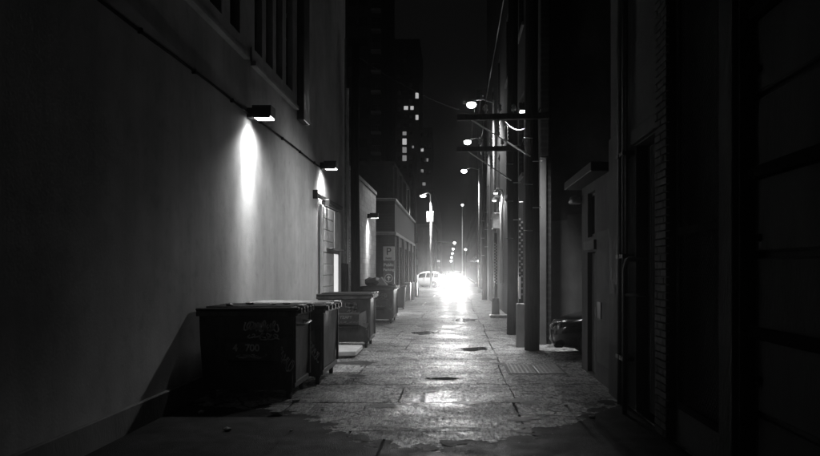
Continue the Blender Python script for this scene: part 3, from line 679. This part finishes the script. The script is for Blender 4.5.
P0 = pole('utility pole against the left wall between stucco and block buildings', -3.22, 22.35, 9.0, .155, .12, steps=False)
PF = pole('far dark utility pole at the corner of the parking building', -3.02, 50.5, 10, .2, .15, steps=False)
# riser guards with reflective studs
def riser(label, x, y, z0, z1, n, sm='white'):
    t = thing('riser_guard', label, 'conduit', (x, y, 0), 'riser guards beside the poles')
    MB().box(x - .055, x + .055, y - .05, y + .05, 0, z1 + .4, .012).build('channel', 'black', t)
    mb = MB()
    for k in range(n):
        z = z0 + (z1 - z0) * k / (n - 1); s = -.028 if k % 2 else .02
        mb.box(x + s - .02, x + s + .024, y - .056, y - .051, z - .022, z + .022)
    o = mb.build('reflective_studs', sm, t); o['kind'] = 'stuff'
    return t
g1 = riser('riser guard with bright studs standing in a concrete footing', 1.5, 26.5, 1.25, 2.75, 28)
MB().lathe([(.15, -.04), (.14, .62), (.12, .7), (.06, .71)], 14, Matrix.Translation((1.5, 26.5, 0))).build('concrete_footing', 'midwall', g1, True)
g2 = riser('riser guard with studs beside the thick nearest utility pole', 1.47, 15.9, 1.2, 2.9, 26, 'faded')
MB().box(1.37, 1.55, 15.8, 16.0, -.03, 1.0, .02).build('concrete_footing', 'midwall', g2)
MB().box(1.42, 1.46, 15.79, 15.798, 1.1, 1.6).build('reflective_plate', 'white', g2)
rp = MB().prism([(1.25, 25.6, .0), (1.95, 25.6, .0), (1.95, 26.1, .0), (1.25, 26.1, .0)], (0, 0, .1), .02).build('kerb_ramp', 'galv'); tag(rp, 'small flat ramp at the foot of the far riser guard', 'ramp')

def street_lamp(label, px, py, y, watts, xp):
    c = P(px, py, y)
    t = thing('street_lamp', label, 'street lamp', (xp, y, 0), 'street lamps above the right side')
    MB().tube([(xp, y + .25, -.05), (xp, y + .25, c.z + .25)], .09, 10, .06).build('mast', 'galv', t, True)
    MB().tube([(xp, y + .25, c.z + .12), ((c.x + xp) / 2, y + .12, c.z + .26), (c.x, y, c.z + .16)], .03, 8).build('arm', 'galv', t, True)
    MB().lathe([(.05, .18), (.14, .15), (.21, .08), (.21, .06)], 16, Matrix.Translation(c)).build('hood', 'galv', t, True)
    MB().lathe([(.19, .055), (.22, 0), (.2, -.08), (.12, -.14), (.03, -.16)], 16, Matrix.Translation(c)).build('globe', 'lens_big', t, True)
    light('lamp_light', 'SPOT', c - Vector((0, 0, .3)), watts, t, (.05, -.05, -1), 130, .4, .15)
    return t
street_lamp('brightest and highest street lamp glowing over the crossarms', 471.5, 104.5, 32, E_STREET, 1.75)
street_lamp('middle street lamp glowing just above the lower crossarm', 467.5, 142, 43, E_STREET, 1.78)
street_lamp('lowest of the three street lamps seen over the alley', 464, 171, 54, E_STREET, 1.8)

def cable(pts, r=.012, sag=.25, n=14):
    out = []
    for a, b in zip(pts[:-1], pts[1:]):
        a, b = Vector(a), Vector(b)
        for k in range(n + 1 if b == Vector(pts[-1]) else n):
            t = k / n; q = a.lerp(b, t); q.z -= sag * 4 * t * (1 - t); out.append(q)
    return out
def wire(label, pts, r=.012, sag=.25, m='black'): tag(MB().tube(cable(pts, r, sag), r, 5).build('cable', m), label, 'cable', 'overhead cables')
for k in range(1):
    xx = .64 + k * .3
    wire(['overhead cable strung from the alley ends of the crossarms', 'overhead cable strung from the second insulators of the crossarms', 'overhead cable strung from the third insulators of the crossarms'][k], [(xx, -8, 6.2), (xx, 15.1, 5.4), (xx, 18.8, 5.33), (1.5 - .1 * k, 40.6, 8.6)], .01, .35 if k else .3)
#wire('glinting service cable looping from crossarm up to the right building', [(1.0, 15.1, 5.15), (2.25, 10.1, 7.0)], .022, .12, 'black')
wire('short sagging service cable below the upper crossarm', [(1.05, 15.1, 4.95), (2.0, 16.45, 5.6)], .014, .35, 'black')
wire('cable crossing from left utility pole to the tall brick building', [(-3.2, 22.3, 8.6), (1.97, 30, 8.2)], .012, .4)
#wire('upper cable running high along the right building', [(1.66, 15.3, 9.2), (1.54, 19, 9.2), (1.66, 40.8, 9.2)], .012, .2)
# street lamp beyond the cross street and signal mast
fl = thing('tall_street_light', 'pale far street light with arm, beside the white car', 'street lamp', (-2.36, 66, 0))
MB().tube([P(431, 300, 66), P(431, 194, 66)], .12, 10, .09).build('mast', 'pale', fl, True)
MB().tube([P(431, 195, 66), P(428, 192.5, 66), P(423, 194.5, 66)], .06, 8).build('arm', 'pale', fl, True)
MB().lathe([(.1, .1), (.3, .03), (.26, -.08), (.05, -.14)], 12, Matrix.Translation(P(423, 196, 66))).build('lamp_head', 'lens_far', fl, True)
MB().box(*(lambda c: (c.x - .3, c.x + .35, 65.7, 65.8, c.z - .5, c.z + .5))(P(430, 217, 66)), .03).build('sign_box', 'pale', fl)
light('lamp_light', 'SPOT', P(423, 201, 65.6), 5000, fl, (0, .35, -1), 140, .6, .2)
ms = thing('signal_mast', 'thin signal mast arm reaching over the cross street', 'traffic signal', (-2.6, 91, 0))
MB().tube([P(435, 290, 91), P(435, 240, 91)], .1, 8).build('mast', 'galv', ms, True); MB().tube([P(435, 242, 91), P(455, 243, 91)], .07, 8).build('arm', 'pale', ms, True)
c = P(454.5, 244, 90.8); MB().box(c.x - .2, c.x + .2, 90.7, 90.95, c.z - .55, c.z + .5, .03).build('signal_head', 'black', ms); MB().lathe([(.17, 0), (.15, .06), (.05, .09)], 12, Matrix.Translation((c.x, 90.7, c.z + .12)) @ Matrix.Rotation(R(90), 4, 'X')).build('signal_light', 'lens_far', ms)
for k, (px, py, d) in enumerate([(453.2, 249, 118), (452.6, 253.5, 142), (451.8, 257.5, 175), (451.2, 261, 225), (465.5, 249.5, 110), (478.6, 261, 59.5), (462.4, 205, 70)]):
    c = P(px, py, d); t = thing('distant_street_lamp', ['nearest of the far row of lamps beyond the cross street', 'second of the far row of lamps beyond the cross street', 'third of the far row of lamps beyond the cross street', 'last tiny lamp of the far row beyond the cross street', 'small lamp right of the far row of lamps', 'small lamp on a post beside the parked white van', 'small far lamp below the three street lamps'][k], 'street lamp', (c.x, d, 0), 'distant lamps')
    s = d / 110
    MB().tube([(c.x, d + .1, -.05), (c.x, d + .1, c.z)], .06, 6).build('mast', 'galv', t); MB().lathe([(.05, .16 * s), (.16 * s, .1 * s), (.2 * s, -.02 * s), (.12 * s, -.14 * s), (.02, -.17 * s)], 10, Matrix.Translation(c)).build('globe', 'lens_far', t, True)

# ================================================================== DUMPSTERS
def caster(t, x, y, r=.075):
    c = MB().box(x - .05, x + .05, y - .05, y + .05, r * 1.5, .16, .005).build('caster', 'black', t)
    MB().lathe([(r * .5, -.028), (r, -.024), (r, .024), (r * .5, .028)], 14, Matrix.Translation((x, y, r - .005)) @ Matrix.Rotation(R(90), 4, 'Y')).build('wheel', 'rubber', c, True)
def dumpster(label, x0, x1, y0, y1, zt, txt=None, seed=0, handle=True, tagw=.5):
    """steel bin against the left wall; its fork-pocket side faces down the alley"""
    t = thing('dumpster', label, 'dumpster', ((x0 + x1) / 2, (y0 + y1) / 2, 0), 'dumpsters along the left wall')
    zb = .13; b = bmesh.new(); tp = .04
    bot = [(x0 + tp, y0 + tp), (x1 - tp, y0 + tp), (x1 - tp, y1 - tp), (x0 + tp, y1 - tp)]; top = [(x0, y0), (x1, y0), (x1, y1), (x0, y1)]
    A = [b.verts.new((x, y, zb)) for x, y in bot]; B = [b.verts.new((x, y, zt)) for x, y in top]
    b.faces.new(A); b.faces.new(B)
    for i in range(4): b.faces.new((A[i], A[(i + 1) % 4], B[(i + 1) % 4], B[i]))
    bmesh.ops.recalc_face_normals(b, faces=b.faces[:]); bmesh.ops.bevel(b, geom=b.edges[:], offset=.012, segments=2, affect='EDGES')
    bmesh.ops.subdivide_edges(b, edges=[e for e in b.edges if e.calc_length() > .4], cuts=6, use_grid_fill=True)
    bmesh.ops.triangulate(b, faces=[f for f in b.faces if len(f.verts) > 4])
    for v in b.verts:   # dents
        if zb + .05 < v.co.z < zt - .05: v.co += Vector((noise.noise(v.co * 2.3 + Vector((seed, 0, 0))), noise.noise(v.co * 2.3 + Vector((0, seed, 9))), 0)) * .022
    m_ = MB(); m_._add(b); bo = m_.build('body', 'steel', t)
    # rolled rim, corner posts and base channel
    rim = MB()
    for q in ((x0 - .03, x1 + .03, y0 - .035, y0 - .002), (x0 - .03, x1 + .03, y1 + .002, y1 + .035)): rim.box(*q, zt - .07, zt, .008)
    rim.box(x1 + .002, x1 + .035, y0 - .001, y1 + .001, zt - .07, zt, .008); rim.build('rim', 'steel2', t)
    MB().box(x1 - .05, x1 - .008, y0 + .06, y1 - .06, zb + .02, zb + .1, .008).build('base_rail', 'steel2', t)
    for yy in (y0 + .02, y1 - .06): MB().box(x1 - .03, x1 + .012, yy, yy + .04, zb + .1, zt - .08, .006).build('corner_post', 'steel2', t)
    # fork pocket: a shallow channel with flared ends
    wv = x1 - x0; zc = zb + (zt - zb) * .5; hp = .15; pa, pb = x0 + wv * .3, x0 + wv * .80
    yf = y0 + .005
    fp = MB().prism([(pa, yf, zc - hp), (pa, yf - .1, zc - hp + .03), (pa, yf - .1, zc + hp - .03), (pa, yf, zc + hp)], (pb - pa, 0, 0), .008).build('fork_pocket', 'steel', t)
    mb = MB(); mb.prism([(pb + .002, yf - .1, zc - hp + .03), (pb + .002, yf - .1, zc + hp - .03), (pb + .16, yf + .02, zc + hp + .05), (pb + .16, yf + .02, zc - hp - .05)], (0, .03, 0)); mb.build('pocket_flare', 'steel2', fp)
    MB().box(pa + .05, pb - .05, yf - .085, yf - .02, zc - hp - .05, zc - hp - .002, .006).build('pocket_gusset', 'black', fp)
    if txt and seed < 9:
        flat_text('marking', '4', .13, 'spray', fp, ((pa + pb) / 2 - .19, yf - .1035, zc + .045), (1, 0, 0), (0, 0, 1)); txt = '  700'
    if txt: flat_text('marking', txt, .13 if seed < 9 else .09, 'spray' if seed < 9 else 'faded', fp, ((pa + pb) / 2, yf - .1035, zc + .045), (1, 0, 0), (0, 0, 1))
    mb = MB(); scribble(mb, ((pa + pb) / 2, yf - .101, zc - .06), (1, 0, 0), (0, 0, 1), (0, -1, 0), .42, .05, 5, .008, seed + 1)
    mb.build('graffiti', 'spray' if seed < 30 else 'faded', fp)['kind'] = 'stuff'
    mb = MB()
    scribble(mb, (x0 + wv * .64, y0 - .03, zt - .2), (1, 0, -.05), (0, 0, 1), (0, -1, 0), tagw * .8, .15, 9, .02, seed + 2)
    scribble(mb, (x0 + wv * .66, y0 - .03, zt - .33), (1, 0, -.05), (0, 0, 1), (0, -1, 0), tagw * .65, .09, 4, .017, seed + 3)
    scribble(mb, (x0 + wv * .9, y0 - .03, zc - .1), (.5, 0, -.6), (.3, 0, .9), (0, -1, 0), tagw * .7, .18, 6, .014, seed + 4)
    mb.build('graffiti', 'spray' if seed < 30 else 'faded', bo)['kind'] = 'stuff'
    # two plastic lids with ribs, lying on the rim
    ym = (y0 + y1) / 2
    for k, (a, e) in enumerate(((y0 - .05, ym - .01), (ym + .01, y1 + .05))):
        dz = .03 * random.random()
        ld = MB().box(x0 - .03, x1 + .06, a, e, zt + .006, zt + .045, .012, Matrix.Rotation(R(random.uniform(-.6, .4)), 4, 'Y')).build('lid', 'lid', t)
        n = 4
        for j in range(n):
            yy = a + .1 + (e - a - .2) * j / (n - 1); MB().box(x0 + .08, x1 - .05, yy - .02, yy + .02, zt + .038, zt + .062, .008).build('rib', 'lid', ld)
        MB().box(x1 + .0, x1 + .09, (a + e) / 2 - .12, (a + e) / 2 + .12, zt + .048, zt + .075, .008).build('lid_handle', 'galv', ld)
    for k in range(5): MB().box(x1 + .036, x1 + .075, y0 + .1 + (y1 - y0 - .2) * k / 4 - .03, y0 + .1 + (y1 - y0 - .2) * k / 4 + .03, zt - .04, zt + .03, .006).build('hinge_lug', 'galv', t)
    if handle: MB().tube([(x1 - .01, y0 + .15, zt - .2), (x1 + .1, y0 + .15, zt - .2), (x1 + .1, y0 + .55, zt - .17), (x1 - .01, y0 + .55, zt - .17)], .018, 8).build('handle', 'white', t, True)
    for xx in (x0 + .15, x1 - .1):
        for yy in (y0 + .12, y1 - .12): caster(t, xx, yy)
    return t
dumpster('nearest large dumpster with white graffiti and number 4 700 on its side', -3.46, -2.17, 9.42, 10.42, 1.2, '4  700', 1)
dumpster('dumpster standing close behind the nearest one', -3.44, -2.02, 10.62, 12.0, 1.17, None, 21, False)
dumpster('middle dumpster with a caster wheel showing, near the pale board', -3.1, -1.93, 15.7, 16.75, 1.17, 'YZABY', 41, False, .3)
dumpster('farthest dumpster heaped with rubbish, below the parking sign', -3.25, -2.06, 23.0, 24.7, 1.15, None, 61, False)
# things on and around the dumpsters
bd = MB().prism([(-2.62, 13.75, .05), (-1.98, 13.85, .05), (-2.0, 15.0, .05), (-2.75, 15.0, .05)], (0, 0, .1), .015).build('foam_board', 'pale'); tag(bd, 'pale flat foam board lying on the ground before the middle dumpster', 'board')
def crumple(name, label, cat, c, s, m, seed, group=None, sub=2):
    b = bmesh.new(); bmesh.ops.create_icosphere(b, subdivisions=sub, radius=1)
    for v in b.verts: v.co *= 1 + .55 * noise.noise(v.co * 1.9 + Vector((seed * 3.1, 0, 0))); v.co = Vector((v.co.x * s[0], v.co.y * s[1], max(v.co.z, -.7) * s[2])) + Vector(c)
    q = MB(); q._add(b); return tag(q.build(name, m), label, cat, group)
crumple('rubbish_bag', 'dark rubbish bag heaped on the farthest dumpster', 'bag', (-2.75, 23.5, 1.34), (.33, .3, .17), 'lid', 3)
cb = MB().prism([(-2.75, 23.25, 1.24), (-2.3, 23.25, 1.24), (-2.5, 23.3, 1.52)], (0, .5, 0), .01).build('cardboard_box', 'card'); tag(cb, 'crushed cardboard box on top of the farthest dumpster', 'box')
for k, (x, y) in enumerate([(-2.55, 9.75), (-2.4, 9.9), (-2.95, 10.0), (-3.1, 9.6)]): crumple('debris', 'small scrap lying on the nearest dumpster lid', 'scrap', (x, y, 1.275), (.06, .05, .022), 'paper' if k < 2 else 'black', 20 + k, 'scraps on the nearest lid', 1)
for k, (px, py, s) in enumerate([(208, 406, .07), (201, 413, .045), (277, 415, .08), (227, 431, .05), (291, 431, .02), (296, 402, .06), (384, 440, .018), (592, 418, .04), (566, 406, .03), (322, 410, .02)]):
    d = F * H / (py - VY); x = (px - VX) / F * d
    crumple('litter', ['crumpled paper litter on the dark ground in front of the dumpsters', 'scrap of litter on the ground by the right wall'][x > 0], 'litter', (x, d, s * .35), (s, s * .8, s * .55), 'paper', 40 + k, ['litter by the dumpsters', 'litter by the right wall'][x > 0], 1)
bi = thing('wheelie_bin', 'small dark wheeled bin past the farthest dumpster', 'bin', (-2.55, 31, 0))
MB().prism([(-2.82, 31, .08), (-2.3, 31, .08), (-2.25, 31, 1.0), (-2.87, 31, 1.0)], (0, .6, 0), .02).build('body', 'lid', bi); MB().box(-2.9, -2.22, 30.95, 31.65, 1.005, 1.06, .015).build('lid', 'lid', bi)
for x in (-2.75, -2.37): MB().lathe([(.05, -.03), (.1, -.03), (.1, .03), (.05, .03)], 12, Matrix.Translation((x, 31.5, .1)) @ Matrix.Rotation(R(90), 4, 'Y')).build('wheel', 'rubber', bi)
for k, (x, y, lab) in enumerate([(-2.52, 41.0, 'pale bollard beside the parking building wall'), (-2.5, 45.4, 'farther pale bollard at the end of the parking building')]):
    bo = MB().lathe([(.1, -.04), (.1, .95), (.07, 1.02), (.02, 1.04)], 12, Matrix.Translation((x, y, 0))).build('bollard', 'pale', None, True); tag(bo, lab, 'bollard', 'bollards')

# ================================================================== CARS
def car(label, loc, rotz, paint, suv=False, head='headoff', group='cars'):
    t = thing('parked_car' if head == 'headoff' else 'oncoming_car', label, 'car', loc, group); t.rotation_euler = (0, 0, rotz)
    k = 1.12 if suv else 1.0
    # stations: x, z_low, z_belt, half width low, half width belt, z_top, half width top
    S = [(2.24, .34, .5, .36, .4, .56, .34), (2.18, .27, .6, .58, .62, .68, .5), (2.05, .22, .68, .73, .77, .75, .58), (1.8, .2, .76, .84, .86, .83, .66), (1.3, .18, .86, .88, .90, .94, .7), (.85, .18, .90, .88, .91, 1.0, .72),
         (.35, .18, .93, .88, .91, 1.28 * k, .66), (-.05, .18, .94, .88, .91, 1.44 * k, .64), (-.8, .18, .95, .88, .91, 1.47 * k, .64), (-1.5, .18, .96, .88, .91, (1.4 if suv else 1.36) * k, .63), (-1.95, .22, .97, .86, .88, (1.22 if suv else 1.05) * k, .64), (-2.15, .28, .95, .8, .82, (1.0 if suv else .99) * k, .66), (-2.22, .36, .9, .7, .74, .94 * k, .62)]
    mb = MB(); rings = []
    for (x, zl, zb, wl, wb, zt, wt) in S:
        zm = (zl + zb) / 2
        half = [(0, zl), (wl * .85, zl), (wl, zl + .1), (max(wl, wb) + .015, zm), (wb, zb), (wt, zt - .03), (wt * .8, zt), (0, zt + .012)]
        ring = [(x, y, z) for y, z in half] + [(x, -y, z) for y, z in half[-2:0:-1]]
        rings.append([mb.bm.verts.new(p) for p in ring])
    n = len(rings[0])
    for a, b in zip(rings[:-1], rings[1:]):
        for i in range(n): mb.bm.faces.new((a[i], a[(i + 1) % n], b[(i + 1) % n], b[i]))
    mb.bm.faces.new(rings[0]); mb.bm.faces.new(rings[-1])
    def pr(name, q, m, par=t, smooth=False):
        me = q.mesh(name, smooth); me.materials.append(M[m]); o = bpy.data.objects.new(name, me); C.objects.link(o); o.parent = par; return o
    bo = pr('body', mb, paint, t, True); sm = bo.modifiers.new('s', 'SUBSURF'); sm.levels = 1; sm.render_levels = 2
    def topat(x):
        for a, b in zip(S[:-1], S[1:]):
            if b[0] <= x <= a[0]:
                u = (a[0] - x) / (a[0] - b[0]); return [a[i] + (b[i] - a[i]) * u for i in range(7)]
    for s in (1, -1):
        for xa, xb in ((.3, -.42), (-.5, -1.25), (-1.32, -1.8)):
            q = MB(); A, B = topat(xa), topat(xb)
            def pt(V, f): return (V[0], s * ((V[4] + (V[6] - V[4]) * f) + .012), V[2] + (V[5] - .03 - V[2]) * f)
            q.poly([pt(A, .12), pt(B, .12), pt(B, .82), pt(A, .82)]); pr('side_window', q, 'glass', bo)
        for x in (1.38, -1.32):
            pr('wheel_arch', MB().lathe([(.3, -.02), (.385, -.02), (.385, .05), (.3, .05)], 22, Matrix.Translation((x, s * .87, .33)) @ Matrix.Rotation(R(90), 4, 'X')), 'rubber', bo)
            wh = pr('wheel', MB().lathe([(.2, -.1), (.31, -.1), (.335, -.06), (.335, .06), (.31, .1), (.2, .1)], 22, Matrix.Translation((x, s * .83, .33)) @ Matrix.Rotation(R(90), 4, 'X')), 'rubber', t, True)
            pr('rim', MB().lathe([(.02, -.115), (.06, -.11), (.2, -.085), (.205, .085), (.06, .11), (.02, .115)], 10, Matrix.Translation((x, s * .83, .33)) @ Matrix.Rotation(R(90), 4, 'X')), 'galv', wh)
        # head and tail lamps
        h = pr('headlight', MB().lathe([(.02, .04), (.09, .025), (.105, -.03)], 14, Matrix.Translation((2.1, s * .58, .63)) @ Matrix.Rotation(R(90), 4, 'Y') @ Matrix.Diagonal((.75, 1.3, 1, 1))), head, t, True)
        pr('tail_light', MB().box(-2.2, -2.08, s * .62 - .14, s * .62 + .14, .74 * k, .9 * k, .02), 'chrome', t)
        pr('mirror', MB().box(.45, .6, s * .93, s * 1.08, .95, 1.07, .03), paint, t)
        pr('door_handle', MB().box(-.35, -.18, s * .925, s * .945, .86, .89, .005), 'chrome', bo)
    A, B = topat(.8), topat(-.0); q = MB(); q.poly([(A[0] + .01, -.66, A[5] + .02), (A[0] + .01, .66, A[5] + .02), (B[0] + .02, .58, B[5]), (B[0] + .02, -.58, B[5])]); pr('windscreen', q, 'glass', bo)
    A, B = topat(-1.6), topat(-2.0); q = MB(); q.poly([(A[0], -.56, A[5] + .015), (A[0], .56, A[5] + .015), (B[0], .6, B[5] + .02), (B[0], -.6, B[5] + .02)]); pr('rear_window', q, 'glass', bo)
    pr('grille', MB().box(2.14, 2.215, -.38, .38, .4, .56, .015), 'black', t); pr('grille_trim', MB().box(2.17, 2.225, -.4, .4, .565, .585, .006), 'chrome', t)
    pr('number_plate', MB().box(2.2, 2.23, -.24, .24, .3, .39, .004), 'paper', t); pr('bumper', MB().box(2.02, 2.21, -.76, .76, .24, .33, .03), paint, t)
    return t
car('black car in the right bay with only its nose showing', (4.16, 14.2, 0), R(176), 'paint_black')
car('white car seen from the side past the left pole', (-3.15, 70.5, 0), R(160), 'paint_white', True)
car('white car parked beyond the slim far pole on the right', (3.2, 55.5, 0), R(-100), 'paint_white', True)
oc = car('oncoming car with dazzling headlights at the end of the alley', (-.15, 62.5, 0), R(-90), 'paint_grey', True, 'head')
for s in (-1, 1): light('headlight_beam', 'SPOT', (-.15 + s * .6, 60.15, .66), E_HEAD, oc, (0, -1, -.02), 50, 1.0, .2)
for s in (-1, 1): light('high_beam', 'SPOT', (-.15 + s * .6, 60.1, .66), E_HEAD * 4, oc, (0, -1, .016), 5, 1.0, .1)

# ================================================================== HAZE
if HAZE:
    hz = MB().box(-260, 260, -62, 420, -1.1, 76).build('haze', 'black'); hz['kind'] = 'stuff'
    vm = bpy.data.materials.new('haze_air'); vm.use_nodes = True; n = vm.node_tree.nodes; n.remove(n['Principled BSDF'])
    pv = n.new('ShaderNodeVolumePrincipled'); pv.inputs['Density'].default_value = HAZE; pv.inputs['Color'].default_value = (.9, .9, .9, 1); pv.inputs['Anisotropy'].default_value = .93
    vm.node_tree.links.new(pv.outputs[0], n['Material Output'].inputs['Volume'])
    hz.data.materials.clear(); hz.data.materials.append(vm)
    tag(hz, 'thin night haze filling the alley', 'haze', kind='stuff')
